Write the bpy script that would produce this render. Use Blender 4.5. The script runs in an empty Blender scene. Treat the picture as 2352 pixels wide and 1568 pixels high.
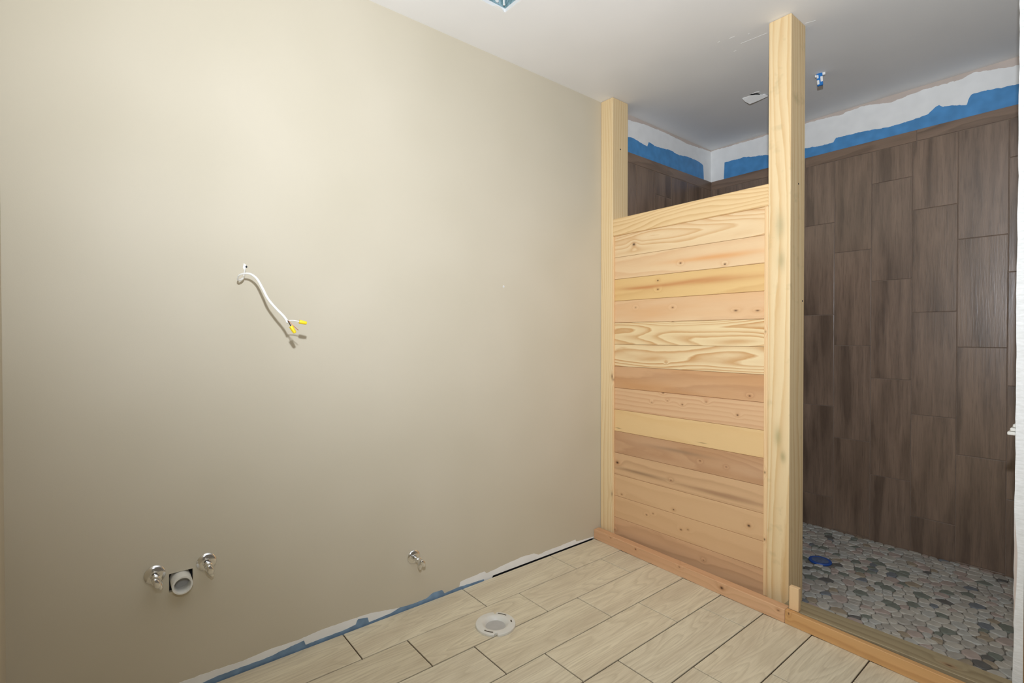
import bpy, bmesh, math, random
from mathutils import Vector, Matrix, Euler
from mathutils import noise as mnoise

S = bpy.context.scene
COL = S.collection

# ------------------------------------------------------------------ camera
CAM = Vector((-2.4323, -2.1102, 1.2702))
YAW, PIT, ROL = 0.88952, -0.010916, -0.000817
fw = Vector((math.cos(YAW) * math.cos(PIT), math.sin(YAW) * math.cos(PIT), math.sin(PIT)))
rt0 = Vector((math.sin(YAW), -math.cos(YAW), 0))
up0 = rt0.cross(fw)
rt = rt0 * math.cos(ROL) + up0 * math.sin(ROL)
up = up0 * math.cos(ROL) - rt0 * math.sin(ROL)
cd = bpy.data.cameras.new('camera')
cd.sensor_fit = 'HORIZONTAL'
cd.sensor_width = 36.0
cd.lens = 1151.13 / 2352 * 36.0
cd.clip_start = 0.02
cam = bpy.data.objects.new('camera', cd)
cam.matrix_world = Matrix(((rt.x, up.x, -fw.x, CAM.x), (rt.y, up.y, -fw.y, CAM.y), (rt.z, up.z, -fw.z, CAM.z), (0, 0, 0, 1)))
COL.objects.link(cam)
S.camera = cam

# ------------------------------------------------------------------ world, flash, exposure
w = bpy.data.worlds.new('world')
S.world = w
w.use_nodes = True
w.node_tree.nodes['Background'].inputs[0].default_value = (1.0, 0.86, 0.68, 1)
w.node_tree.nodes['Background'].inputs[1].default_value = 0.13

# the photographer's flash: just above the lens, head tilted up
fl = bpy.data.lights.new('camera_flash', 'SPOT')
fl.energy = 228
fl.color = (0.915, 0.985, 1.09)
fl.spot_size = math.radians(170)
fl.spot_blend = 1.0
fl.shadow_soft_size = 0.022
flash = bpy.data.objects.new('camera_flash', fl)
flash.location = CAM + Vector((0.008, -0.010, 0.36))
fd = Vector((math.cos(YAW - 0.28) * math.cos(0.49), math.sin(YAW - 0.28) * math.cos(0.49), math.sin(0.49)))
flash.rotation_euler = fd.to_track_quat('-Z', 'Y').to_euler()
COL.objects.link(flash)

S.view_settings.view_transform = 'Standard'
S.view_settings.look = 'None'
S.view_settings.gamma = 1.0
S.view_settings.use_curve_mapping = False
S.view_settings.exposure = 0.0

H = 2.74          # ceiling height
XL = -2.6717      # near end wall
XS = 1.3086       # tiled far wall of the shower
YB = -3.45        # how far the room goes on behind the camera
ZS = -0.0165      # top of the shower floor
R = random.Random(7)


def lin(*c):
    o = []
    for v in c:
        v /= 255.0
        o.append(v / 12.92 if v <= 0.04045 else ((v + 0.055) / 1.055) ** 2.4)
    return tuple(o) + (1.0,)


# ------------------------------------------------------------------ material helpers
class NT:
    def __init__(s, name):
        s.mat = bpy.data.materials.new(name)
        s.mat.use_nodes = True
        s.t = s.mat.node_tree
        s.bsdf = s.t.nodes['Principled BSDF']

    def n(s, typ, ins=None, **props):
        nd = s.t.nodes.new(typ)
        for k, v in props.items():
            setattr(nd, k, v)
        for k, v in (ins or {}).items():
            s.set(nd.inputs[k], v)
        return nd

    def set(s, sock, v):
        if isinstance(v, bpy.types.NodeSocket):
            s.t.links.new(v, sock)
        else:
            sock.default_value = v

    def m(s, op, a, b=0.0, c=0.0, clamp=False):
        nd = s.n('ShaderNodeMath', {0: a, 1: b, 2: c}, operation=op)
        nd.use_clamp = clamp
        return nd.outputs[0]

    def mix(s, f, a, b, mode='MIX'):
        nd = s.n('ShaderNodeMix', None, data_type='RGBA', blend_type=mode)
        s.set(nd.inputs[0], f)
        s.set(nd.inputs[6], a)
        s.set(nd.inputs[7], b)
        return nd.outputs[2]

    def ramp(s, f, stops, interp='LINEAR'):
        nd = s.n('ShaderNodeValToRGB', {0: f})
        cr = nd.color_ramp
        cr.interpolation = interp
        while len(cr.elements) < len(stops):
            cr.elements.new(0.5)
        for e, (p, c) in zip(cr.elements, stops):
            e.position = p
            e.color = c if len(c) == 4 else tuple(c) + (1,)
        return nd.outputs[0]

    def noise(s, vec, scale, detail=2.0, rough=0.5):
        return s.n('ShaderNodeTexNoise', {'Vector': vec, 'Scale': scale, 'Detail': detail, 'Roughness': rough}).outputs[0]

    def bump(s, h, strength, dist=0.002):
        s.set(s.bsdf.inputs['Normal'], s.n('ShaderNodeBump', {'Height': h, 'Strength': strength, 'Distance': dist}).outputs[0])

    def fin(s, color, rough=0.6, spec=0.5, metal=0.0):
        s.set(s.bsdf.inputs['Base Color'], color)
        s.set(s.bsdf.inputs['Roughness'], rough)
        s.set(s.bsdf.inputs['Specular IOR Level'], spec)
        s.set(s.bsdf.inputs['Metallic'], metal)
        return s.mat


def plain(name, col, rough=0.6, spec=0.4, metal=0.0, nscale=40.0, var=0.06, bump=0.0, bscale=300.0):
    g = NT(name)
    co = g.n('ShaderNodeTexCoord').outputs['Object']
    f = g.noise(co, nscale, 1.0)
    dark = tuple(c * (1 - var) for c in col[:3]) + (1,)
    light = tuple(min(1.0, c * (1 + var)) for c in col[:3]) + (1,)
    c = g.ramp(f, [(0.3, dark), (0.7, light)])
    if bump:
        g.bump(g.noise(co, bscale, 1.0), bump, 0.001)
    return g.fin(c, rough, spec, metal)


def wood(name, light, dark, along='y', across='z', rings=9.0, lin_r=8.0, stretch=0.9, spread=5.0, contrast=0.7, seed=0.0,
         knots=(), streaks=(), tone=None, rough=0.55, spec=0.35, rnd=False, fibre=0.10, bump=0.15, sharp=0.86, blot=None, fscale=420.0):
    """Sawn-timber grain: contour lines of a stretched noise field (cathedrals), fibres, knots and stains.
    knots: (along, across, r_along, r_across, strength); streaks: (along, across, half length, half width, colour)."""
    g = NT(name)
    co = g.n('ShaderNodeTexCoord').outputs['Object']
    sp = g.n('ShaderNodeSeparateXYZ', {0: co})
    idx = {'x': 0, 'y': 1, 'z': 2}
    dep = [a for a in 'xyz' if a not in (along, across)][0]
    A, B, D = (sp.outputs[idx[a]] for a in (along, across, dep))
    sd = seed
    if rnd:
        oi = g.n('ShaderNodeObjectInfo').outputs['Random']
        sd = g.m('MULTIPLY', oi, 83.0)
    # knots bend the grain round themselves
    warp = None
    masks = []
    for (ka, kb, ra, rb, st) in knots:
        da = g.m('MULTIPLY', g.m('SUBTRACT', A, ka), 1.0 / ra)
        db = g.m('MULTIPLY', g.m('SUBTRACT', B, kb), 1.0 / rb)
        d2 = g.m('ADD', g.m('MULTIPLY', da, da), g.m('MULTIPLY', db, db))
        ws = g.m('POWER', 2.718, g.m('MULTIPLY', d2, -0.10))
        warp = ws if warp is None else g.m('ADD', warp, ws)
        masks.append((g.m('POWER', 2.718, g.m('MULTIPLY', d2, -1.1)), st))
    v = g.n('ShaderNodeCombineXYZ', {0: g.m('ADD', g.m('MULTIPLY', A, stretch), sd), 1: g.m('MULTIPLY', B, spread), 2: g.m('MULTIPLY', D, spread)}).outputs[0]
    f = g.m('MULTIPLY', g.noise(v, 1.0, 1.5, 0.45), rings)
    f = g.m('ADD', f, g.m('MULTIPLY', B, lin_r))
    f = g.m('ADD', f, g.m('MULTIPLY', D, lin_r))
    if warp is not None:
        f = g.m('ADD', f, g.m('MULTIPLY', warp, 1.1))
    vw = g.n('ShaderNodeCombineXYZ', {0: g.m('ADD', g.m('MULTIPLY', A, 14.0), sd), 1: g.m('MULTIPLY', B, 60.0), 2: g.m('MULTIPLY', D, 60.0)}).outputs[0]
    f = g.m('ADD', f, g.m('MULTIPLY', g.noise(vw, 1.0, 2.0), 0.25))
    fr = g.m('FRACT', f)
    t = g.ramp(fr, [(0.0, (0, 0, 0)), (0.45, (0.25, 0.25, 0.25)), (sharp, (1, 1, 1)), (1.0, (0, 0, 0))])
    # contrast comes and goes over the board
    vl = g.n('ShaderNodeCombineXYZ', {0: g.m('ADD', g.m('MULTIPLY', A, 1.6), sd), 1: g.m('MULTIPLY', B, 11.0), 2: g.m('MULTIPLY', D, 11.0)}).outputs[0]
    big = g.noise(vl, 1.0, 2.0)
    t = g.m('MULTIPLY', t, g.m('MULTIPLY', g.m('ADD', big, 0.15), contrast * 1.5), clamp=True)
    c = g.mix(t, light, dark)
    if tone is not None:
        c = g.mix(g.m('MULTIPLY', g.m('SUBTRACT', big, 0.38), 2.4, clamp=True), c, tone)
    for (sa, sb, la, lb, scol) in streaks:
        da = g.m('MULTIPLY', g.m('SUBTRACT', A, sa), 1.0 / la)
        wob = g.m('MULTIPLY', g.m('SUBTRACT', g.noise(vl, 1.7, 2.0), 0.5), lb * 1.6)
        db = g.m('MULTIPLY', g.m('ADD', g.m('SUBTRACT', B, sb), wob), 1.0 / lb)
        d2 = g.m('ADD', g.m('MULTIPLY', da, da), g.m('MULTIPLY', db, db))
        c = g.mix(g.m('MULTIPLY', g.m('POWER', 2.718, g.m('MULTIPLY', d2, -1.3)), 0.75), c, scol)
    if blot is not None:
        bn = g.noise(co, 9.0, 3.0, 0.6)
        c = g.mix(g.m('MULTIPLY', g.m('SUBTRACT', bn, 0.60), 3.0, clamp=True), c, blot)
    vf = g.n('ShaderNodeCombineXYZ', {0: g.m('ADD', g.m('MULTIPLY', A, 9.0), sd), 1: g.m('MULTIPLY', B, fscale), 2: g.m('MULTIPLY', D, fscale)}).outputs[0]
    fb = g.noise(vf, 1.0, 3.0, 0.6)
    c = g.mix(g.m('MULTIPLY', g.m('SUBTRACT', fb, 0.45, clamp=True), fibre * 4), c, dark)
    for mk, st in masks:
        c = g.mix(g.m('MULTIPLY', g.m('POWER', mk, 0.45), 0.5 * st, clamp=True), c, lin(176, 110, 58))
        c = g.mix(g.m('MULTIPLY', g.m('POWER', mk, 2.0), st, clamp=True), c, lin(52, 34, 24))
    if rnd:
        c = g.mix(1.0, c, g.ramp(oi, [(0.0, (0.90, 0.89, 0.87)), (0.5, (1.0, 0.995, 0.985)), (1.0, (0.95, 0.955, 0.96))]), 'MULTIPLY')
    g.bump(g.m('ADD', fb, g.m('MULTIPLY', t, 0.7)), bump, 0.0015)
    return g.fin(c, rough, spec)


# ------------------------------------------------------------------ mesh helpers
def link(name, me, mat=None, parent=None, loc=None):
    o = bpy.data.objects.new(name, me)
    COL.objects.link(o)
    if mat is not None and not me.materials:
        me.materials.append(mat)
    if parent is not None:
        o.parent = parent
    if loc is not None:
        o.location = loc
    return o


def tag(o, label=None, cat=None, group=None, kind=None):
    if label: o['label'] = label
    if cat: o['category'] = cat
    if group: o['group'] = group
    if kind: o['kind'] = kind
    return o


def empty(name, loc, label, cat, group=None, kind=None):
    o = bpy.data.objects.new(name, None)
    o.empty_display_size = 0.05
    COL.objects.link(o)
    o.location = loc
    return tag(o, label, cat, group, kind)


def tomesh(name, bm, smooth=False):
    me = bpy.data.meshes.new(name)
    bmesh.ops.recalc_face_normals(bm, faces=bm.faces[:])
    bm.to_mesh(me)
    bm.free()
    if smooth:
        for p in me.polygons:
            p.use_smooth = True
    return me


def addbox(bm, lo, hi, bev=0.0, seg=1):
    lo = Vector(lo); hi = Vector(hi)
    M = Matrix.Translation((lo + hi) / 2) @ Matrix.Diagonal((*(hi - lo), 1))
    r = bmesh.ops.create_cube(bm, size=1.0, matrix=M)
    if bev:
        es = list({e for v in r['verts'] for e in v.link_edges})
        bmesh.ops.bevel(bm, geom=es, offset=bev, segments=seg, affect='EDGES', profile=0.5)


def box(name, lo, hi, mat, parent=None, bev=0.0, seg=1):
    bm = bmesh.new()
    addbox(bm, lo, hi, bev, seg)
    me = tomesh(name, bm)
    o = link(name, me, mat)
    if parent is not None:
        o.parent = parent
        o.matrix_parent_inverse = Matrix.Translation(-parent.location)
    return o


def setpar(o, parent):
    o.parent = parent
    o.matrix_parent_inverse = Matrix.Translation(-parent.location)
    return o


def lathe(name, prof, mat, base, axis, parent=None, n=28, smooth=True):
    """prof: (radius, distance along axis)."""
    q = Vector(axis).to_track_quat('Z', 'Y')
    bm = bmesh.new()
    rings = []
    for (r, h) in prof:
        if r < 1e-6:
            rings.append([bm.verts.new(q @ Vector((0, 0, h)) + Vector(base))])
        else:
            rings.append([bm.verts.new(q @ Vector((r * math.cos(2 * math.pi * k / n), r * math.sin(2 * math.pi * k / n), h)) + Vector(base)) for k in range(n)])
    for a, b in zip(rings, rings[1:]):
        if len(a) == 1 and len(b) == 1:
            continue
        for k in range(n):
            j = (k + 1) % n
            if len(a) == 1:
                bm.faces.new((a[0], b[k], b[j]))
            elif len(b) == 1:
                bm.faces.new((a[k], a[j], b[0]))
            else:
                bm.faces.new((a[k], a[j], b[j], b[k]))
    me = tomesh(name, bm)
    for p in me.polygons:
        p.use_smooth = smooth
    if smooth:
        try:
            me.set_sharp_from_angle(angle=math.radians(40))
        except Exception:
            pass
    o = link(name, me, mat)
    if parent is not None:
        setpar(o, parent)
    return o


def catmull(pts, sub=8):
    P = [Vector(p) for p in pts]
    P = [P[0] * 2 - P[1]] + P + [P[-1] * 2 - P[-2]]
    out = []
    for i in range(1, len(P) - 2):
        for k in range(sub):
            t = k / sub
            a, b, c, d = P[i - 1], P[i], P[i + 1], P[i + 2]
            out.append(0.5 * ((2 * b) + (c - a) * t + (2 * a - 5 * b + 4 * c - d) * t * t + (3 * b - a - 3 * c + d) * t ** 3))
    out.append(P[-2])
    return out


def tube(name, pts, rad, mat, parent=None, n=10, flat=1.0, sub=8):
    path = catmull(pts, sub) if len(pts) > 2 else [Vector(p) for p in pts]
    bm = bmesh.new()
    prev = Vector((0, 0.2, 1)).normalized()
    rings = []
    for i, p in enumerate(path):
        t = (path[min(i + 1, len(path) - 1)] - path[max(i - 1, 0)]).normalized()
        u = (prev - t * prev.dot(t)).normalized()
        prev = u
        v = t.cross(u)
        rings.append([bm.verts.new(p + u * (rad * math.cos(2 * math.pi * k / n)) + v * (rad * flat * math.sin(2 * math.pi * k / n))) for k in range(n)])
    for a, b in zip(rings, rings[1:]):
        for k in range(n):
            bm.faces.new((a[k], a[(k + 1) % n], b[(k + 1) % n], b[k]))
    bm.faces.new(rings[0]); bm.faces.new(rings[-1][::-1])
    me = tomesh(name, bm, True)
    o = link(name, me, mat)
    if parent is not None:
        setpar(o, parent)
    return o


def slab_holes(name, axis, plane, depth, a0, a1, b0, b1, holes, mat):
    """A wall or ceiling panel with rectangular openings. axis: its normal; the panel fills plane .. plane+depth."""
    A = sorted({a0, a1, *[h[0] for h in holes], *[h[1] for h in holes]})
    B = sorted({b0, b1, *[h[2] for h in holes], *[h[3] for h in holes]})
    bm = bmesh.new()
    def P(a, b, d):
        return {'y': (a, d, b), 'z': (a, b, d), 'x': (d, a, b)}[axis]
    solid = {}
    for i in range(len(A) - 1):
        for j in range(len(B) - 1):
            ca, cb = (A[i] + A[i + 1]) / 2, (B[j] + B[j + 1]) / 2
            solid[i, j] = not any(h[0] < ca < h[1] and h[2] < cb < h[3] for h in holes)
    cache = {}
    def V(i, j, d):
        k = (i, j, d)
        if k not in cache:
            cache[k] = bm.verts.new(P(A[i], B[j], plane + (depth if d else 0)))
        return cache[k]
    for (i, j), s in solid.items():
        if not s:
            continue
        for d in (0, 1):
            bm.faces.new((V(i, j, d), V(i + 1, j, d), V(i + 1, j + 1, d), V(i, j + 1, d)))
        for (di, dj, e0, e1) in ((-1, 0, (0, 0), (0, 1)), (1, 0, (1, 0), (1, 1)), (0, -1, (0, 0), (1, 0)), (0, 1, (0, 1), (1, 1))):
            if not solid.get((i + di, j + dj), False):
                p, q = (i + e0[0], j + e0[1]), (i + e1[0], j + e1[1])
                bm.faces.new((V(*p, 0), V(*q, 0), V(*q, 1), V(*p, 1)))
    return link(name, tomesh(name, bm), mat)


def ragged(pts, step, amp, seed):
    """Resample a polyline and roughen it, for trowelled or brushed edges."""
    out = []
    for (p, q) in zip(pts, pts[1:]):
        L = math.hypot(q[0] - p[0], q[1] - p[1])
        n = max(1, int(L / step))
        for k in range(n):
            t = k / n
            x, y = p[0] + (q[0] - p[0]) * t, p[1] + (q[1] - p[1]) * t
            out.append((x, y + amp * (mnoise.noise((x * 40 + seed, seed * 3.1, 0)) + 0.5 * mnoise.noise((x * 130 + seed, 5.0, seed)))))
    out.append(pts[-1])
    return out


def skin(name, outline, fn, t, mat, parent):
    """A thin coat (paint, mud) with its own small thickness; outline in wall coordinates, fn(a, b, lift) -> xyz."""
    bm = bmesh.new()
    top = [bm.verts.new(fn(a, b, t)) for a, b in outline]
    bot = [bm.verts.new(fn(a, b, 0.0)) for a, b in outline]
    bm.faces.new(top)
    n = len(outline)
    for k in range(n):
        bm.faces.new((top[k], bot[k], bot[(k + 1) % n], top[(k + 1) % n]))
    bmesh.ops.triangulate(bm, faces=[f for f in bm.faces if len(f.verts) > 4])
    o = link(name, tomesh(name, bm), mat)
    setpar(o, parent)
    return o


def heights(pts):
    """Height of an edge as a function of the position along the wall."""
    P = sorted(pts, key=lambda p: p[0])
    def f(a):
        if a <= P[0][0]: return P[0][1]
        for p, q in zip(P, P[1:]):
            if p[0] <= a <= q[0]:
                return p[1] + (q[1] - p[1]) * (a - p[0]) / max(q[0] - p[0], 1e-6)
        return P[-1][1]
    return f


def strip(name, a0, a1, lo, hi, fn, t, mat, parent, amp=(0.0, 0.0), seed=1.0, step=0.006):
    """A coat of paint or mud between two edges, roughened where it was brushed or trowelled."""
    n = max(2, int((a1 - a0) / step))
    bm = bmesh.new()
    prev = None
    for k in range(n + 1):
        a = a0 + (a1 - a0) * k / n
        j = lambda s_: mnoise.noise((a * 45 + s_, s_ * 3.1, 0)) + 0.6 * mnoise.noise((a * 150 + s_, 5.0, s_))
        l_, h_ = lo(a) + amp[0] * j(seed), hi(a) + amp[1] * j(seed + 11.3)
        h_ = max(h_, l_ + 0.0004)
        cur = [bm.verts.new(fn(a, l_, 0.0)), bm.verts.new(fn(a, l_, t)), bm.verts.new(fn(a, h_, t)), bm.verts.new(fn(a, h_, 0.0))]
        if prev:
            for q in range(3):
                bm.faces.new((prev[q], cur[q], cur[q + 1], prev[q + 1]))
        prev = cur
    return setpar(link(name, tomesh(name, bm), mat), parent)


# ------------------------------------------------------------------ materials of the room
g = NT('beige_wall_paint')
co = g.n('ShaderNodeTexCoord').outputs['Object']
c = g.ramp(g.noise(co, 2.2, 1.0), [(0.3, lin(204, 195, 174)), (0.7, lin(209, 200, 180))])
g.bump(g.noise(co, 240.0, 1.0), 0.10, 0.001)
M_BEIGE = g.fin(c, 0.55, 0.3)
M_CEIL = plain('grey_white_ceiling_paint', lin(241, 240, 238), 0.8, 0.2, nscale=3, var=0.02, bump=0.08, bscale=260)
M_GREYPAINT = plain('pinkish_undercoat', lin(206, 192, 182), 0.7, 0.3, nscale=9, var=0.05)
M_MUD = plain('white_joint_compound', lin(243, 243, 241), 0.75, 0.25, nscale=14, var=0.03, bump=0.1, bscale=70)
M_BLUE = plain('blue_waterproof_membrane', lin(80, 146, 202), 0.5, 0.4, nscale=18, var=0.10, bump=0.15, bscale=60)
M_BLUE2 = plain('blue_membrane_smears', lin(124, 152, 180), 0.6, 0.3, nscale=22, var=0.18)
M_GROUT = plain('tile_gap_dark', lin(76, 64, 52), 0.9, 0.1, nscale=60, var=0.1)
M_BGROUT = plain('brown_grout', lin(138, 121, 107), 0.85, 0.2, nscale=60, var=0.08)
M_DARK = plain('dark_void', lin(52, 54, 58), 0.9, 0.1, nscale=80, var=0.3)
M_FLOORTILE = wood('limed_oak_tile', lin(236, 226, 200), lin(172, 156, 128), 'x', 'y', rings=15.0, lin_r=4.0, stretch=1.3, spread=9.0, contrast=0.36, rnd=True, rough=0.5, spec=0.4, fibre=0.30, fscale=170.0, bump=0.10, tone=lin(214, 201, 176))
M_WALLTILE = wood('brown_wood_look_tile', lin(144, 120, 101), lin(64, 50, 41), 'z', 'y', rings=2.2, lin_r=2.0, stretch=1.3, spread=13.0, contrast=0.55, rnd=True, rough=0.30, spec=0.8, fibre=0.34, fscale=150.0, bump=0.22, tone=lin(104, 85, 70), sharp=0.6)
M_WALLTILE2 = wood('brown_wood_look_tile_left', lin(144, 120, 101), lin(64, 50, 41), 'z', 'x', rings=2.2, lin_r=2.0, stretch=1.3, spread=13.0, contrast=0.55, rnd=True, rough=0.30, spec=0.8, fibre=0.34, fscale=150.0, bump=0.22, tone=lin(104, 85, 70), sharp=0.6)
M_BORDER = wood('brown_border_tile', lin(142, 119, 101), lin(88, 71, 59), 'y', 'z', rings=4.0, lin_r=3.0, stretch=1.6, spread=9.0, contrast=0.5, rnd=True, rough=0.35, spec=0.5, fibre=0.2, bump=0.15)
M_BORDER2 = wood('brown_border_tile_left', lin(142, 119, 101), lin(88, 71, 59), 'x', 'z', rings=4.0, lin_r=3.0, stretch=1.6, spread=9.0, contrast=0.5, rnd=True, rough=0.35, spec=0.5, fibre=0.2, bump=0.15)

# ------------------------------------------------------------------ floor
floor = box('floor', (XL, YB, -0.12), (-0.055, -0.011, -0.0045), M_GROUT)
tag(floor, 'bathroom floor of pale limed-oak plank tiles with dark open joints', 'floor', kind='structure')
rows = [-0.0045, -0.2165, -0.428, -0.6425, -0.8545, -1.062, -1.268]
while rows[-1] > YB + 0.25:
    rows.append(rows[-1] - 0.2095)
def front_x(y):            # front face of the curb, a touch out of square with the room
    return -0.0626 + 0.0408 * y
tile_cache = {}
GAP = 0.0025
for k in range(len(rows) - 1):
    y1, y0 = rows[k] - GAP, rows[k + 1] + GAP
    j = -1.656 + 0.1935 * k
    while j > XL:
        j -= 0.607
    x = j
    while x < -0.1:
        lo, hi = max(x + GAP, XL + 0.004), min(x + 0.607 - GAP, front_x((y0 + y1) / 2) + 0.004)
        x += 0.607
        if hi - lo < 0.02:
            continue
        if k == 1 and lo < -1.1105 < hi:       # the tile cut round the toilet drain
            bm = bmesh.new()
            cx, cy = (lo + hi) / 2, (y0 + y1) / 2
            loop = lambda pts, z: [bm.verts.new((px - cx, py - cy, z)) for px, py in pts]
            rect = [(lo, y0), (hi, y0), (hi, y1), (lo, y1)]
            circ = [(-1.1105 + 0.052 * math.cos(t * math.pi / 16), -0.3635 + 0.052 * math.sin(t * math.pi / 16)) for t in range(32)]
            es = []
            for pts_ in (rect, circ):
                vt_, vb_ = loop(pts_, 0.0), loop(pts_, -0.009)
                for q in range(len(pts_)):
                    bm.faces.new((vt_[q], vb_[q], vb_[(q + 1) % len(pts_)], vt_[(q + 1) % len(pts_)]))
                    es.append(bm.edges.get((vt_[q], vt_[(q + 1) % len(pts_)])))
            bmesh.ops.triangle_fill(bm, edges=es, use_beauty=True)
            link('floor_tile', tomesh('floor_tile', bm), M_FLOORTILE, floor, (cx, cy, 0))
            continue
        key = (round(hi - lo, 4), round(y1 - y0, 4))
        if key not in tile_cache:
            bm = bmesh.new()
            addbox(bm, (-key[0] / 2, -key[1] / 2, -0.009), (key[0] / 2, key[1] / 2, 0), 0.0012)
            tile_cache[key] = tomesh('floor_tile', bm)
        link('floor_tile', tile_cache[key], M_FLOORTILE, floor, ((lo + hi) / 2, (y0 + y1) / 2, R.uniform(-0.0004, 0.0003)))

# ------------------------------------------------------------------ ceiling
FX0, FX1, FY0, FY1 = -1.290, -1.012, -0.590, -0.311
ceil = slab_holes('ceiling', 'z', H, 0.016, XL, XS + 0.02, YB, 0.02, [(FX0, FX1, FY0, FY1)], M_CEIL)
tag(ceil, 'grey-white painted drywall ceiling with a square fan opening', 'ceiling', kind='structure')

# ------------------------------------------------------------------ walls
PX0, PX1, PZ0, PZ1 = -2.2665, -2.1955, 0.374, 0.4385
wl = slab_holes('wall_left', 'y', 0.0, 0.016, XL, XS + 0.02, -0.03, H, [(PX0, PX1, PZ0, PZ1), (-0.86, -0.056, -0.03, 0.0058)], M_BEIGE)
tag(wl, 'long beige painted drywall wall with ragged unpainted strip at its foot', 'wall', kind='structure')
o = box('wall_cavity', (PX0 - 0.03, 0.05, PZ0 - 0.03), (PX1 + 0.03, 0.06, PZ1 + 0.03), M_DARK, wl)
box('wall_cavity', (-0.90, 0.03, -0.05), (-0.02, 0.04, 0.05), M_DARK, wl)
wn = box('wall_near', (XL - 0.02, YB, -0.03), (XL, 0.0, H), M_BEIGE)
tag(wn, 'beige painted end wall seen as a sliver at the left edge', 'wall', kind='structure')
wb = box('wall_back', (XS + 0.006, -1.99, -0.06), (XS + 0.03, 0.0, H), M_GREYPAINT)
tag(wb, 'far shower wall of tall brown wood-look tiles under a blue strip', 'wall', kind='structure')

# unfinished strip along the foot of the beige wall
def on_left(a, b, t):
    return (a, -t, b)
W1 = [(-2.62, 0.040), (-2.45, 0.046), (-2.2794, 0.0426), (-2.2328, 0.0445), (-2.1599, 0.0447), (-2.0405, 0.0393), (-1.9515, 0.0464), (-1.8264, 0.0421), (-1.7567, 0.0486), (-1.6636, 0.0480), (-1.5358, 0.0441), (-1.4140, 0.0233), (-1.3822, 0.0190)]
W2 = [(-1.0634, 0.0146), (-1.0625, 0.0346), (-1.0251, 0.0389), (-0.9058, 0.0439), (-0.8935, 0.0302), (-0.7683, 0.0417), (-0.6562, 0.0492), (-0.5622, 0.0428), (-0.5259, 0.0264), (-0.4766, 0.0312), (-0.3747, 0.0317), (-0.2269, 0.0360), (-0.2199, 0.0207), (-0.0546, 0.0117)]
B1 = [(-2.62, 0.012), (-2.40, 0.006), (-2.1700, 0.0135), (-2.1196, 0.0186), (-2.0407, 0.0181), (-1.9517, 0.0172), (-1.8693, 0.0265), (-1.8140, 0.0308), (-1.8078, 0.0115), (-1.7308, 0.0128), (-1.6569, 0.0119), (-1.5939, 0.0177), (-1.5902, 0.0388), (-1.5396, 0.0290), (-1.5390, 0.0060), (-1.4298, 0.0098), (-1.3902, 0.0202), (-1.3169, 0.0138), (-1.2492, 0.0159), (-1.2144, 0.0317), (-1.1611, 0.0285), (-1.1500, 0.0081), (-1.0688, 0.0125), (-0.9117, 0.0052)]
base = lambda a: -0.008 if a < -0.858 else 0.0058
for nm, pts, th, mt, sd in (('joint_compound_strip', W1, 0.0008, M_MUD, 1.0), ('joint_compound_strip', W2, 0.0008, M_MUD, 4.0), ('blue_membrane_strip', B1, 0.0014, M_BLUE2, 9.0)):
    strip(nm, pts[0][0], pts[-1][0], base, heights(pts), on_left, th, mt, wl, (0.0, 0.0016), sd)
bm = bmesh.new()
# nail dent with a lifted paint fleck
bmesh.ops.create_cone(bm, cap_ends=True, segments=12, radius1=0.006, radius2=0.003, depth=0.002, matrix=Matrix.Translation((-0.778, -0.001, 1.534)) @ Matrix.Rotation(math.pi / 2, 4, 'X'))
setpar(link('nail_dent', tomesh('nail_dent', bm), M_MUD), wl)
bm = bmesh.new()
bmesh.ops.create_cone(bm, cap_ends=True, segments=8, radius1=0.002, radius2=0.002, depth=0.0006, matrix=Matrix.Translation((-0.780, -0.0023, 1.533)) @ Matrix.Rotation(math.pi / 2, 4, 'X'))
setpar(link('nail_hole', tomesh('nail_hole', bm), M_DARK), wl)

# ------------------------------------------------------------------ shower wall tiles
ZT, ZBD = 2.4896, 2.4205        # top of the tiling, bottom of the border row
CW, TH = 0.2051, 0.607
TF = 0.006                      # tile face stands this far off the wall
box('grout_bed', (XS + 0.0015, -1.885, -0.05), (XS + 0.006, -0.001, ZT - 0.002), M_BGROUT, wb)
box('grout_bed', (0.150, -0.0055, -0.05), (XS + 0.002, -0.0002, ZT - 0.002), M_BGROUT, wl)
wt_cache = {}
def wall_tile(parent, plane, a0, a1, z0, z1, mat, nm='wall_tile'):
    g2 = 0.0016
    a0, a1, z0, z1 = a0 + g2, a1 - g2, z0 + g2, z1 - g2
    if a1 - a0 < 0.006 or z1 - z0 < 0.006:
        return
    key = (plane, nm, round(a1 - a0, 4), round(z1 - z0, 4))
    if key not in wt_cache:
        bm = bmesh.new()
        hw, hh = key[2] / 2, key[3] / 2
        if plane == 'x':
            addbox(bm, (-0.003, -hw, -hh), (0.007, hw, hh), 0.0016, 2)
        else:
            addbox(bm, (-hw, -0.007, -hh), (hw, 0.001, hh), 0.0016, 2)
        wt_cache[key] = tomesh(nm, bm)
    zc, ac = (z0 + z1) / 2, (a0 + a1) / 2
    o = link(nm, wt_cache[key], mat, parent, (XS + 0.0005, ac, zc) if plane == 'x' else (ac, -0.0015, zc))
    o.rotation_euler = Euler((R.uniform(-1, 1) * 0.0004, 0, R.uniform(-1, 1) * 0.0022)) if plane == 'x' else Euler((0, 0, R.uniform(-1, 1) * 0.002))
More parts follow.
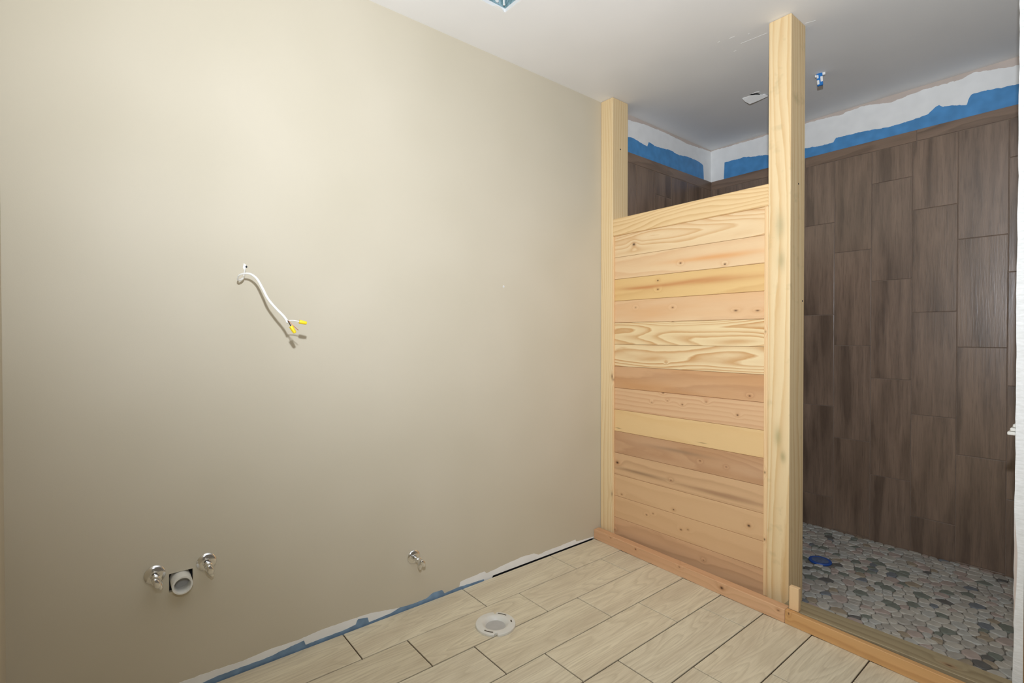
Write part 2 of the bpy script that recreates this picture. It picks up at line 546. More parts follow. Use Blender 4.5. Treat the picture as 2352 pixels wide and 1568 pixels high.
for i in range(-4, 6):
    ya, yb_ = -0.8778 + CW - CW * i, -0.8778 - CW * i
    ya, yb_ = min(ya, -0.010), max(yb_, -1.880)
    zj = 2.0168 - 0.2030 * i
    while zj > ZBD:
        zj -= TH
    while zj < ZBD - TH:
        zj += TH
    top = ZBD
    while top > ZS - 0.02:
        wall_tile(wb, 'x', yb_, ya, max(zj, ZS - 0.02), top, M_WALLTILE)
        top = zj
        zj -= TH
y = -0.010
for y2 in (-0.697, -1.3053, -1.880):
    wall_tile(wb, 'x', y2, y, ZBD, ZT, M_BORDER, 'border_tile')
    y = y2
x1 = XS - 0.003
for i in range(6):
    x0 = max(x1 - (CW if i else 0.135), 0.165)
    if x1 - x0 > 0.01:
        zj = 2.262 - 0.203 * ((i * 2) % 3)
        top = ZBD
        while top > ZS - 0.02:
            wall_tile(wl, 'y', x0, x1, max(zj, ZS - 0.02), top, M_WALLTILE2)
            top = zj
            zj -= TH
    x1 = x0
wall_tile(wl, 'y', 0.700, XS - 0.003, ZBD, ZT, M_BORDER2, 'border_tile')
wall_tile(wl, 'y', 0.165, 0.700, ZBD, ZT, M_BORDER2, 'border_tile')

# coats above the tiles: pinkish undercoat, blue membrane, white mud with trowelled edges
def on_back(a, b, t):
    return (XS + 0.006 - t, a, b)
skin('undercoat_strip', [(0.15, ZT - 0.02), (XS + 0.006, ZT - 0.02), (XS + 0.006, H), (0.15, H)], on_left, 0.0004, M_GREYPAINT, wl)
skin('blue_membrane_strip', [(0.15, ZT - 0.02), (1.25, ZT - 0.02), (1.25, 2.64), (0.15, 2.63)], on_left, 0.0009, M_BLUE, wl)
skin('blue_membrane_strip', [(-1.88, ZT - 0.02), (-0.09, ZT - 0.02), (-0.09, 2.635), (-1.88, 2.625)], on_back, 0.0009, M_BLUE, wb)
SL = [(0.15, 2.585), (0.2604, 2.5898), (0.3284, 2.5969), (0.4805, 2.5753), (0.4971, 2.6133), (0.5866, 2.6003), (0.7653, 2.6160), (0.8591, 2.6041), (0.9806, 2.6178), (1.1073, 2.6180), (1.1993, 2.6025), (1.2106, 2.5050), (1.2125, ZT - 0.02), (XS + 0.006, ZT - 0.02)]
SLT = [(XS + 0.006, 2.733), (1.2931, 2.7310), (0.9801, 2.7139), (0.6965, 2.7245), (0.4592, 2.7208), (0.2697, 2.7021), (0.15, 2.710)]
SR = [(0.0, ZT - 0.02), (-0.1079, ZT - 0.02), (-0.1090, 2.5), (-0.1134, 2.6171), (-0.1721, 2.6154), (-0.2716, 2.6159), (-0.3404, 2.5995), (-0.4071, 2.5917), (-0.4528, 2.5789), (-0.57, 2.563), (-0.7005, 2.5568), (-0.8188, 2.5468), (-0.8676, 2.5504), (-0.8749, 2.5722), (-1.0471, 2.5657), (-1.1619, 2.5517), (-1.2702, 2.5548), (-1.3561, 2.5636), (-1.3892, 2.5945), (-1.4056, 2.5992), (-1.4219, 2.5829), (-1.4700, 2.5762), (-1.5246, 2.5567), (-1.5335, 2.5941), (-1.545, 2.6100), (-1.6066, 2.6070), (-1.7131, 2.5955), (-1.88, 2.59)]
SRT = [(-1.88, 2.70), (-1.7055, 2.6950), (-1.5538, 2.7278), (-1.5081, 2.7107), (-1.3212, 2.7152), (-1.2068, 2.7032), (-1.1702, 2.6976), (-1.0462, 2.7273), (-0.9351, 2.7231), (-0.9143, 2.7149), (-0.6996, 2.7297), (-0.3, 2.728), (0.0, 2.733)]
strip('joint_compound_band', 0.15, XS + 0.006, heights(SL), heights(SLT), on_left, 0.0016, M_MUD, wl, (0.004, 0.004), 2.0)
strip('joint_compound_band', -1.88, 0.0, heights(SR), heights(SRT), on_back, 0.0016, M_MUD, wb, (0.004, 0.004), 6.0)

# ------------------------------------------------------------------ right wall: open drywall end with its stud
wr = empty('wall_right', (0.6, -1.93, 0.0), 'short shower side wall at the right edge with rough white drywall end', 'wall', kind='structure')
g = NT('rough_drywall_edge')
co = g.n('ShaderNodeTexCoord').outputs['Object']
mp = g.n('ShaderNodeMapping', {'Vector': co, 'Scale': (60, 60, 220)}).outputs[0]
g.bump(g.noise(mp, 1.0, 4.0), 0.5, 0.002)
M_EDGE = g.fin(g.ramp(g.noise(mp, 0.6, 3.0), [(0.3, lin(226, 226, 222)), (0.7, lin(242, 242, 240))]), 0.8, 0.2)
bm = bmesh.new()
NZ = 90
f0, f1, k0, k1 = [], [], [], []
for k in range(NZ + 1):
    z = -0.03 + (H + 0.03) * k / NZ
    jit = 0.0022 * mnoise.noise((z * 6.0, 1.3, 0)) + 0.0014 * mnoise.noise((z * 31.0, 7.7, 0))
    f0.append(bm.verts.new((0.0, -1.8635 + jit, z))); f1.append(bm.verts.new((0.0, -1.888, z)))
    k0.append(bm.verts.new((XS, -1.8635, z))); k1.append(bm.verts.new((XS, -1.888, z)))
for k in range(NZ):
    bm.faces.new((f0[k], f1[k], f1[k + 1], f0[k + 1])); bm.faces.new((f0[k], f0[k + 1], k0[k + 1], k0[k]))
    bm.faces.new((f1[k], k1[k], k1[k + 1], f1[k + 1])); bm.faces.new((k0[k], k0[k + 1], k1[k + 1], k1[k]))
bm.faces.new((f0[-1], f1[-1], k1[-1], k0[-1])); bm.faces.new((f0[0], k0[0], k1[0], f1[0]))
setpar(link('drywall_panel', tomesh('drywall_panel', bm), M_EDGE), wr)
skin('bare_paper_patch', ragged([(-1.8640, 0.28), (-1.8700, 0.40), (-1.8720, 0.52), (-1.8660, 0.62), (-1.8640, 0.66)], 0.01, 0.001, 3.0), lambda a, b, t: (-t, a, b), 0.0006, M_GREYPAINT, wr)
M_STUD = wood('stud_wood', lin(196, 156, 108), lin(150, 106, 66), 'z', 'y', rings=6.0, contrast=0.5, seed=31.0)
box('stud', (0.001, -1.979, -0.03), (0.039, -1.8885, H), M_STUD, wr, 0.002)
box('drywall_panel', (0.0, -1.995, -0.03), (XS, -1.9795, H), M_BEIGE, wr)

# ------------------------------------------------------------------ shower floor with sliced-pebble mosaic
sf = box('floor_shower', (-0.02, -1.888, -0.12), (XS + 0.006, 0.0, ZS - 0.0075), plain('pebble_grout', lin(128, 122, 112), 0.9, 0.2, nscale=120, var=0.12))
tag(sf, 'shower floor set with flat grey and cream sliced pebbles', 'floor', kind='structure')
PEB = [plain('pebble_%s' % n, lin(*c), 0.55, 0.35, nscale=26, var=0.10) for n, c in (
    ('cream', (190, 184, 172)), ('warm_grey', (172, 166, 156)), ('light_grey', (184, 182, 174)), ('pinkish', (178, 162, 152)),
    ('green_grey', (124, 128, 118)), ('blue_grey', (120, 124, 128)), ('tan', (160, 146, 126)), ('dark_grey', (104, 102, 98)))]
PW = [30, 26, 24, 8, 8, 3, 5, 2]
rp = random.Random(19)
X0, X1, Y0, Y1 = 0.03, XS - 0.002, -1.862, -0.004
pts = []
cell = 0.045
tries = 0
gridd = {}
while tries < 26000:
    tries += 1
    p = (rp.uniform(X0, X1), rp.uniform(Y0, Y1))
    rmin = rp.choice((0.026, 0.036, 0.044, 0.050, 0.054))
    ci = (int(p[0] / cell), int(p[1] / cell) if p[1] >= 0 else int(p[1] / cell) - 1)
    ok = True
    for dx in (-2, -1, 0, 1, 2):
        for dy in (-2, -1, 0, 1, 2):
            for (qx, qy, qr) in gridd.get((ci[0] + dx, ci[1] + dy), ()):
                if (qx - p[0]) ** 2 + (qy - p[1]) ** 2 < (0.5 * (rmin + qr)) ** 2:
                    ok = False
                    break
            if not ok: break
        if not ok: break
    if ok:
        gridd.setdefault(ci, []).append((p[0], p[1], rmin))
        pts.append((p[0], p[1], rmin))
def near(p, ci):
    out = []
    for dx in range(-3, 4):
        for dy in range(-3, 4):
            out += gridd.get((ci[0] + dx, ci[1] + dy), [])
    return [q for q in out if q[0] != p[0] or q[1] != p[1]]
def clip(poly, nx, ny, d):
    out = []
    for i in range(len(poly)):
        a, b = poly[i], poly[(i + 1) % len(poly)]
        da, db = a[0] * nx + a[1] * ny - d, b[0] * nx + b[1] * ny - d
        if da <= 0: out.append(a)
        if (da < 0 < db) or (db < 0 < da):
            t = da / (da - db)
            out.append((a[0] + (b[0] - a[0]) * t, a[1] + (b[1] - a[1]) * t))
    return out
def smooth(poly, n):
    for _ in range(n):
        o = []
        for i in range(len(poly)):
            a, b = poly[i], poly[(i + 1) % len(poly)]
            o += [(a[0] * .75 + b[0] * .25, a[1] * .75 + b[1] * .25), (a[0] * .25 + b[0] * .75, a[1] * .25 + b[1] * .75)]
        poly = o
    return poly
pebbles = []
DR = (0.735, -1.003)
for p in pts:
    if (p[0] - DR[0]) ** 2 + (p[1] - DR[1]) ** 2 < 0.062 ** 2:
        continue
    ci = (int(p[0] / cell), int(p[1] / cell) - 1)
    poly = [(p[0] - .08, p[1] - .08), (p[0] + .08, p[1] - .08), (p[0] + .08, p[1] + .08), (p[0] - .08, p[1] + .08)]
    poly = clip(clip(clip(clip(poly, 1, 0, X1), -1, 0, -X0), 0, 1, Y1), 0, -1, -Y0)
    for q in near(p, ci):
        dx, dy = q[0] - p[0], q[1] - p[1]
        L = math.hypot(dx, dy)
        # power diagram so that big and small stones sit side by side; half the joint is left to each
        off = (L * L + (p[2] * .5) ** 2 - (q[2] * .5) ** 2) / (2 * L) - 0.0012
        nx, ny = dx / L, dy / L
        poly = clip(poly, nx, ny, p[0] * nx + p[1] * ny + off)
        if len(poly) < 3: break
    if len(poly) < 3: continue
    # merge very short edges, then round the corners
    q2 = [v for i, v in enumerate(poly) if math.hypot(v[0] - poly[i - 1][0], v[1] - poly[i - 1][1]) > 0.004]
    if len(q2) < 3: continue
    q2 = smooth(q2, 2)
    cx, cy = sum(v[0] for v in q2) / len(q2), sum(v[1] for v in q2) / len(q2)
    if len(q2) > 14:
        q2 = q2[::2]
    pebbles.append((cx, cy, q2, rp.choices(range(len(PEB)), PW)[0], rp.uniform(-0.0014, 0.0012)))
def pebble_geo(q2, cx, cy, dz):
    n = len(q2)
    top = [(x * 0.90, y * 0.90, dz) for x, y in ((a - cx, b - cy) for a, b in q2)]
    mid = [(a - cx, b - cy, dz - 0.0018) for a, b in q2]
    bot = [(a - cx, b - cy, -0.009) for a, b in q2]
    vs = top + mid + bot
    fs = [tuple(range(n))]
    for r in (0, n):
        fs += [(r + k, r + n + k, r + n + (k + 1) % n, r + (k + 1) % n) for k in range(n)]
    return vs, fs
def seen(px, py):
    d = Vector((px, py, ZS)) - CAM
    z = d.dot(fw)
    u = 1176 + 1151.13 * d.dot(rt) / z
    v = 784 - 1151.13 * d.dot(up) / z
    return 1845 < u < 2330 and v < 1575 and px > 0.06
order = sorted(pebbles, key=lambda q: ((Vector((q[0], q[1], ZS)) - CAM).length) + (0 if seen(q[0], q[1]) else 100))
sv, sfc, smi = [], [], []
for i, (cx, cy, q2, mi, dz) in enumerate(order):
    vs, fs = pebble_geo(q2, cx, cy, dz)
    if i < 300:
        me = bpy.data.meshes.new('pebble')
        me.from_pydata(vs, [], fs)
        for pl in me.polygons: pl.use_smooth = len(pl.vertices) == 4
        link('pebble', me, PEB[mi], sf, (cx, cy, ZS))
    else:
        b0 = len(sv)
        sv += [(x + cx, y + cy, z + ZS) for x, y, z in vs]
        sfc += [tuple(b0 + k for k in f) for f in fs]
        smi += [mi] * len(fs)
me = bpy.data.meshes.new('pebble_mosaic')
me.from_pydata(sv, [], sfc)
for m_ in PEB: me.materials.append(m_)
me.polygons.foreach_set('material_index', smi)
for pl in me.polygons: pl.use_smooth = len(pl.vertices) == 4
o = link('pebble_mosaic', me, None, sf)
o['kind'] = 'stuff'

# ------------------------------------------------------------------ pine half wall between two timber posts
part = empty('shower_partition', (0.0, -0.56, 0.0), 'half-height pine plank partition between two tall timber posts', 'partition')
Y1P, Y2P, Y3P, SP = -0.0956, -1.0293, -1.1294, 0.158
def screw(x, y, z, parent, ax):
    return lathe('screw_hole', [(0.0, 0.0006), (0.0045, 0.0006), (0.0045, -0.002), (0.0, -0.002)], M_DARK, (x, y, z), ax, parent, n=10, smooth=False)
LP, DP = lin(236, 211, 166), lin(212, 172, 116)
m_post1 = wood('pine_post', LP, DP, 'z', 'y', rings=8.0, lin_r=60.0, stretch=0.5, spread=5.0, contrast=0.45, seed=3.0, knots=[(1.02, -0.094, 0.02, 0.01, 0.6), (0.29, -0.094, 0.02, 0.008, 0.5)])
post1 = box('post', (0.0, Y1P, 0.0), (0.150, -0.0008, H - 0.001), m_post1, part, 0.004, 2)
m_post2 = wood('pine_post_wide', LP, lin(210, 168, 110), 'z', 'y', rings=10.0, lin_r=48.0, stretch=0.5, spread=5.0, contrast=0.6, seed=12.4, blot=lin(176, 160, 118),
               streaks=[(1.78, -1.085, 0.07, 0.022, lin(186, 172, 132)), (1.62, -1.09, 0.05, 0.02, lin(182, 166, 124)), (0.80, -1.08, 0.05, 0.02, lin(178, 164, 118)), (0.71, -1.10, 0.03, 0.015, lin(170, 156, 112))])
post2 = box('post', (0.0, Y3P, 0.0), (SP, Y2P, H - 0.001), m_post2, part, 0.004, 2)
screw(0.0741, Y1P, 2.4347, post1, (0, -1, 0))
screw(0.0853, Y3P, 1.9792, post2, (0, -1, 0))
screw(0.1369, Y3P, 1.4352, post2, (0, -1, 0))
m_rail = wood('pine_rail', lin(237, 206, 156), lin(210, 168, 112), 'y', 'z', rings=12.0, lin_r=40.0, contrast=0.7, seed=41.0)
rail = box('top_rail', (0.002, Y2P, 1.884), (0.120, Y1P, 1.988), m_rail, part, 0.003)
K = lambda a, b, s=1.0, ra=0.007, rb=0.005: (a, b, ra, rb, s)
RED = lin(196, 128, 76)
boards = [  # light, dark, options, top to bottom
    (lin(240, 208, 156), lin(214, 162, 96), dict(rings=20.0, lin_r=14, stretch=0.8, contrast=0.8, seed=5.2, knots=[K(-.2473, 1.8144, 1, .012, .010)])),
    (lin(238, 202, 150), lin(220, 164, 106), dict(rings=5.0, lin_r=14, contrast=0.45, seed=8.8, knots=[K(-.5587, 1.668), K(-.8118, 1.634)], streaks=[(-.75, 1.68, .28, .016, lin(226, 160, 96))])),
    (lin(234, 192, 118), lin(214, 160, 86), dict(rings=4.0, lin_r=12, contrast=0.4, seed=13.1, knots=[K(-.4143, 1.5853), K(-.4144, 1.535, .9)], streaks=[(-.62, 1.56, .40, .018, RED), (-.30, 1.556, .16, .010, RED)])),
    (lin(236, 196, 144), lin(212, 158, 106), dict(rings=5.0, lin_r=14, contrast=0.4, seed=17.7, tone=lin(226, 178, 128), knots=[K(-.5107, 1.4275, .7), K(-.2607, 1.4386, .4), K(-.8693, 1.3963, .8, .012, .006), K(-.9769, 1.392, .8, .012, .005)])),
    (lin(242, 214, 158), lin(208, 152, 82), dict(rings=24.0, lin_r=26, stretch=0.9, contrast=0.95, seed=22.3, knots=[K(-.5109, 1.3526)])),
    (lin(242, 214, 160), lin(206, 148, 78), dict(rings=20.0, lin_r=30, stretch=0.8, contrast=0.95, seed=27.9, knots=[K(-.47, 1.12, .5, .004, .003)])),
    (lin(218, 168, 116), lin(180, 126, 78), dict(rings=6.0, lin_r=10, contrast=0.5, seed=33.5, tone=lin(204, 152, 102), knots=[K(-.9408, .9764, .9)])),
    (lin(228, 184, 132), lin(206, 146, 98), dict(rings=3.0, lin_r=34, contrast=0.55, seed=38.2, knots=[K(-.4505, .9483, .8), K(-.5718, .8947, .8), K(-.4789, .9068, .6, .005, .004), K(-.3751, .8864, .6, .005, .004), K(-.7123, .9233, .4), K(-.8804, .8752, .9)])),
    (lin(236, 196, 130), lin(222, 174, 104), dict(rings=3.0, lin_r=9, contrast=0.3, seed=44.6, streaks=[(-.132, .7033, .022, .0022, lin(60, 40, 24)), (-.6909, .7046, .025, .002, lin(90, 58, 32))])),
    (lin(210, 164, 118), lin(176, 126, 84), dict(rings=9.0, lin_r=10, contrast=0.5, seed=49.3, tone=lin(190, 144, 102), knots=[K(-.6787, .6077, .8, .006, .004), K(-.8228, .6045, .5)], streaks=[(-.55, .635, .20, .012, lin(158, 128, 98))])),
    (lin(222, 178, 126), lin(186, 138, 92), dict(rings=4.0, lin_r=20, contrast=0.45, seed=54.1, knots=[K(-.1257, .49, 1, .014, .010), K(-.5025, .464, .7)], streaks=[(-.30, .462, .20, .010, lin(150, 120, 90)), (-.80, .455, .26, .014, lin(164, 126, 94))])),
    (lin(226, 182, 128), lin(204, 156, 104), dict(rings=3.0, lin_r=8, contrast=0.3, seed=59.8, knots=[K(-.1596, .3017, .6), K(-.5196, .3052, .9), K(-.9393, .3389, 1, .009, .008)])),
    (lin(226, 181, 127), lin(204, 155, 102), dict(rings=3.0, lin_r=8, contrast=0.3, seed=64.4, knots=[K(-.3408, .2264, .8, .006, .004), K(-.3857, .2464, .6, .005, .004), K(-.566, .2074, .9), K(-.6084, .2201, .5)])),
    (lin(222, 174, 124), lin(188, 138, 94), dict(rings=4.0, lin_r=20, contrast=0.5, seed=69.9, knots=[K(-.0999, .070, .9, .012, .006), K(-.70, .085, .5)])),
]
zt = 1.8850
BH = 0.1335
for i, (cl, cdk, kw) in enumerate(boards):
    soft = lambda c: tuple(v + (0.30 * c[0] + 0.60 * c[1] + 0.10 * c[2] - v) * 0.13 for v in c[:3]) + (1.0,)
    mb = wood('pine_board_%d' % i, soft(cl), soft(cdk), 'y', 'z', **kw)
    z1 = zt - BH * i
    z0 = max(z1 - BH, 0.0)
    box('board', (0.012, Y2P + 0.002, z0 + 0.0006), (0.034, Y1P - 0.002, z1 - 0.0006), mb, part, 0.0018)
m_trim = wood('pine_trim', lin(238, 204, 156), lin(216, 166, 112), 'z', 'y', rings=4.0, lin_r=60.0, contrast=0.4, seed=71.0, knots=[K(1.29, -1.02, .4), K(.62, -1.02, .6), K(.30, -1.02, .8), K(1.0, -.098, .7, .01, .008)])
box('trim_strip', (0.001, Y2P, 0.03), (0.013, Y2P + 0.017, 1.8835), m_trim, part, 0.003, 2)
box('trim_strip', (0.001, Y1P - 0.009, 0.03), (0.013, Y1P, 1.8835), m_trim, part, 0.003, 2)
box('backing_panel', (0.108, Y2P + 0.002, 0.0), (0.119, Y1P - 0.002, 1.883), plain('cement_board', lin(150, 148, 144), 0.9, 0.2), part)

# curb in front of the partition and across the shower opening
def plank(name, y0, y1, back, z0, z1, mat, label, cat):
    bm = bmesh.new()
    pf = [(front_x(y0), y0), (front_x(y1), y1), (back(y1), y1), (back(y0), y0)]
    b = [bm.verts.new((x, y, z0)) for x, y in pf]
    t = [bm.verts.new((x, y, z1)) for x, y in pf]
    bm.faces.new(b); bm.faces.new(t)
    for k in range(4):
        bm.faces.new((b[k], b[(k + 1) % 4], t[(k + 1) % 4], t[k]))
    bmesh.ops.bevel(bm, geom=bm.edges[:], offset=0.002, segments=1, affect='EDGES')
    return tag(link(name, tomesh(name, bm), mat), label, cat)
m_c1 = wood('pine_sill', lin(226, 183, 142), lin(196, 148, 108), 'y', 'z', rings=4.0, lin_r=30.0, contrast=0.5, seed=80.0, tone=lin(214, 167, 127), knots=[K(-.33, .045, .9), K(-.86, .036, 1, .012, .009), K(-.62, .05, .5), K(-.14, .05, .4), K(-1.13, .045, .7)])
m_c2 = wood('pine_curb_facing', lin(222, 175, 119), lin(182, 130, 78), 'y', 'z', rings=5.0, lin_r=22.0, contrast=0.6, seed=86.0, tone=lin(208, 159, 102), knots=[K(-1.175, .05, .8, .004, .008)])
plank('sill_board', -0.0008, -1.1575, lambda y: front_x(y) + 0.05, 0.0, 0.060, m_c1, 'pinkish pine sill board along the foot of the plank partition', 'board')
plank('curb_facing', -1.1585, -1.8620, lambda y: front_x(y) + 0.026, 0.0, 0.060, m_c2, 'orange pine facing board across the front of the shower opening', 'board')
m_c3 = wood('weathered_curb_timber', lin(170, 154, 122), lin(120, 104, 76), 'y', 'x', rings=6.0, lin_r=24.0, contrast=0.6, seed=91.0, blot=lin(116, 104, 82), knots=[K(-1.70, -.03, .8, .016, .008)])
curb = box('curb_timber', (-0.074, -1.8625, -0.03), (0.034, -1.132, 0.0575), m_c3, None, 0.002)
tag(curb, 'weathered grey-brown timber curb in front of the pebble shower floor', 'curb')
blk = box('offcut_block', (-0.083, -1.2045, 0.0580), (-0.060, -1.1650, 0.160), wood('offcut_wood', lin(240, 206, 160), lin(224, 178, 124), 'z', 'y', rings=3.0, contrast=0.35, seed=95.0), None, 0.0015)
tag(blk, 'small pale wood offcut standing upright on the curb beside the right post', 'wood block')

# ------------------------------------------------------------------ plumbing
M_CHROME = plain('polished_chrome', (0.80, 0.80, 0.80, 1), 0.14, 0.5, 1.0, var=0.02)
M_PVC = plain('white_pvc', lin(226, 224, 216), 0.4, 0.5, var=0.02)
M_PVCIN = plain('pvc_cap_grey', lin(186, 184, 180), 0.6, 0.4, var=0.03)
def valve(x, z, label, tilt, length, handle_side):
    e = empty('shutoff_valve', (x, 0.0, z), label, 'valve', 'chrome shutoff valves on the beige wall')
    lathe('escutcheon', [(0.0315, 0.0004), (0.0320, 0.0022), (0.0300, 0.0052), (0.0220, 0.0078), (0.0140, 0.0090), (0.0120, 0.0120), (0.0088, 0.0125), (0.0088, 0.004)], M_CHROME, (x, 0, z), (0, -1, 0), e, n=40)
    a = Vector((x, 0, z))
    lathe('stub_pipe', [(0.0, 0.001), (0.0079, 0.001), (0.0079, length), (0.0, length)], M_CHROME, a, (0, -1, 0), e, n=20)
    b = a + Vector((0, -length, 0))
    bd = lathe('valve_body', [(0.0, -0.012), (0.0125, -0.012), (0.0130, -0.010), (0.0130, 0.004), (0.0105, 0.006), (0.0105, 0.020), (0.0125, 0.022), (0.0125, 0.030), (0.0, 0.030)], M_CHROME, b, (0, -1, 0), e, n=18)
    # side outlet with a tapered compression nut, bent down
    dr = Vector((math.sin(tilt) * 0.9, -0.25, -math.cos(tilt)))
    lathe('outlet_nut', [(0.0, 0.004), (0.0095, 0.004), (0.0095, 0.012), (0.0115, 0.013), (0.0115, 0.023), (0.0070, 0.029), (0.0055, 0.036), (0.0, 0.036)], M_CHROME, b + Vector((0, -0.012, 0)), dr, e, n=12)
    # oval turn handle at the end of the stem
    q = b + Vector((0, -0.030, 0))
    lathe('stem', [(0.0, 0.0), (0.0045, 0.0), (0.0045, 0.010), (0.0, 0.010)], M_CHROME, q, (0, -1, 0), bd, n=12)
    bm = bmesh.new()
    bmesh.ops.create_uvsphere(bm, u_segments=20, v_segments=10, radius=1.0, matrix=Matrix.Translation(q + Vector((0, -0.013, 0))) @ Matrix.Rotation(handle_side, 4, 'Y') @ Matrix.Diagonal((0.019, 0.0055, 0.0105, 1)))
    setpar(link('handle', tomesh('handle', bm, True), M_CHROME), e)
    return e
valve(-2.3072, 0.4495, 'chrome shutoff valve on a round plate, left of the white drain stub', 0.5, 0.040, 1.2)
valve(-2.1533, 0.4505, 'chrome shutoff valve on a round plate, right of the white drain stub', 0.3, 0.040, 1.3)
valve(-1.3165, 0.2350, 'chrome toilet supply valve alone low on the wall behind the flange', -0.1, 0.048, 1.1)

dp = empty('drain_stub', (-2.2315, 0.0, 0.4065), 'white plastic drain pipe stub poking through a dark square cutout', 'pipe')
lathe('pipe', [(0.0265, 0.0), (0.0312, 0.0), (0.0312, 0.078), (0.0306, 0.080), (0.0255, 0.080), (0.0240, 0.078), (0.0235, 0.040), (0.0235, 0.0), (0.0265, 0.0)], M_PVC, (-2.2315, 0.032, 0.4065), (0, -1, 0), dp, n=40)
lathe('inner_plug', [(0.0, 0.034), (0.0238, 0.034), (0.0238, 0.024), (0.0, 0.024)], M_PVCIN, (-2.2315, 0.032, 0.4065), (0, -1, 0), dp, n=30)

fx, fy = -1.1105, -0.3635
fe = empty('toilet_flange', (fx, fy, 0.0), 'white plastic toilet flange ring sitting on the plank tile floor', 'toilet flange')
# ring with bolt notches cut out of its rim
bm = bmesh.new()
n = 96
NOT = {0.95: 0.035, 0.95 + math.pi: 0.035}
cols = []
for k in range(n):
    a = 2 * math.pi * k / n
    ro = 0.0875
    for na, nw in NOT.items():
        if abs((a - na + math.pi) % (2 * math.pi) - math.pi) < nw:
            ro = 0.074
    prof = [(ro, 0.0005), (ro, 0.0085), (ro - 0.002, 0.0105), (0.066, 0.0120), (0.060, 0.0122), (0.0565, 0.0108), (0.047, 0.0030), (0.0435, -0.0040)]
    cols.append([bm.verts.new((fx + r * math.cos(a), fy + r * math.sin(a), h)) for r, h in prof])
for k in range(n):
    A_, B_ = cols[k], cols[(k + 1) % n]
    for j in range(len(A_) - 1):
        bm.faces.new((A_[j], B_[j], B_[j + 1], A_[j + 1]))
me = tomesh('ring', bm, True)
me.set_sharp_from_angle(angle=math.radians(35))
setpar(link('ring', me, M_PVC), fe)
lathe('knockout_cap', [(0.0, -0.0036), (0.0438, -0.0036)], M_PVCIN, (fx, fy, 0), (0, 0, 1), fe, n=40)
def slot(a0, a1, r0, r1):
    bm = bmesh.new()
    N_ = 12
    i_ = [bm.verts.new((fx + r0 * math.cos(a0 + (a1 - a0) * k / N_), fy + r0 * math.sin(a0 + (a1 - a0) * k / N_), 0.0124)) for k in range(N_ + 1)]
    o_ = [bm.verts.new((fx + r1 * math.cos(a0 + (a1 - a0) * k / N_), fy + r1 * math.sin(a0 + (a1 - a0) * k / N_), 0.0124)) for k in range(N_ + 1)]
    for k in range(N_):
        bm.faces.new((i_[k], i_[k + 1], o_[k + 1], o_[k]))
    r = bmesh.ops.extrude_face_region(bm, geom=bm.faces[:])
    bmesh.ops.translate(bm, verts=[v for v in r['geom'] if isinstance(v, bmesh.types.BMVert)], vec=(0, 0, -0.003))
    setpar(link('bolt_slot', tomesh('bolt_slot', bm), plain('slot_shadow', lin(96, 88, 76), 0.8, 0.2)), fe)
slot(0.22, 0.78, 0.0705, 0.0755)
slot(0.22 + math.pi, 0.78 + math.pi, 0.0705, 0.0755)
slot(-0.62, -0.40, 0.0665, 0.0730)

dc = empty('shower_drain', (DR[0], DR[1], ZS), 'round blue plastic drain cover set in the pebble shower floor', 'drain')
lathe('rim', [(0.0, -0.006), (0.056, -0.006), (0.058, 0.001), (0.056, 0.0045), (0.046, 0.0055), (0.042, 0.004)], plain('blue_plastic', lin(44, 88, 168), 0.45, 0.5, var=0.05), (DR[0], DR[1], ZS), (0, 0, 1), dc, n=36)
lathe('disc', [(0.0425, 0.0038), (0.030, 0.0048), (0.0, 0.0050)], plain('dusty_blue_plastic', lin(98, 112, 142), 0.7, 0.3, nscale=60, var=0.2), (DR[0], DR[1], ZS), (0, 0, 1), dc, n=36)

# ------------------------------------------------------------------ cable on the wall
cb = empty('electrical_cable', (-2.0191, 0.0, 1.5271), 'white electrical cable with two yellow wire nuts hanging from the beige wall', 'cable')
M_SHEATH = plain('white_cable_sheath', lin(238, 238, 234), 0.45, 0.5, var=0.02)
M_NUT = plain('yellow_plastic', lin(250, 220, 40), 0.45, 0.5, var=0.03)
M_BLK = plain('black_wire_insulation', lin(40, 34, 32), 0.5, 0.4, var=0.05)
M_COPPER = plain('bare_copper', lin(216, 150, 108), 0.35, 0.5, 0.7, var=0.05)
tube('sheath', [(-2.0185, 0.003, 1.5274), (-2.0277, -0.0214, 1.5078), (-2.0367, -0.0521, 1.4849), (-2.052, -0.0726, 1.474), (-2.0617, -0.0871, 1.4768), (-2.0603, -0.1024, 1.488), (-2.0479, -0.1183, 1.4936), (-2.0303, -0.135, 1.4918), (-2.0135, -0.1553, 1.4742), (-2.0013, -0.1823, 1.4389), (-1.9908, -0.2092, 1.4025), (-1.9734, -0.2363, 1.37), (-1.9578, -0.2632, 1.3452), (-1.9504, -0.2835, 1.3283), (-1.9466, -0.2902, 1.3163)], 0.0043, M_SHEATH, cb, n=12, flat=0.55)
tube('white_wire', [(-1.9464, -0.2896, 1.3238), (-1.9278, -0.2943, 1.324), (-1.9099, -0.297, 1.3205)], 0.0017, M_SHEATH, cb, n=8)
tube('black_wire', [(-1.9464, -0.2896, 1.3238), (-1.9414, -0.297, 1.3103), (-1.9366, -0.2997, 1.2998)], 0.0017, M_BLK, cb, n=8)
tube('copper_wire', [(-1.9457, -0.2923, 1.3237), (-1.9339, -0.3004, 1.3088), (-1.916, -0.3024, 1.291)], 0.0012, M_COPPER, cb, n=8)
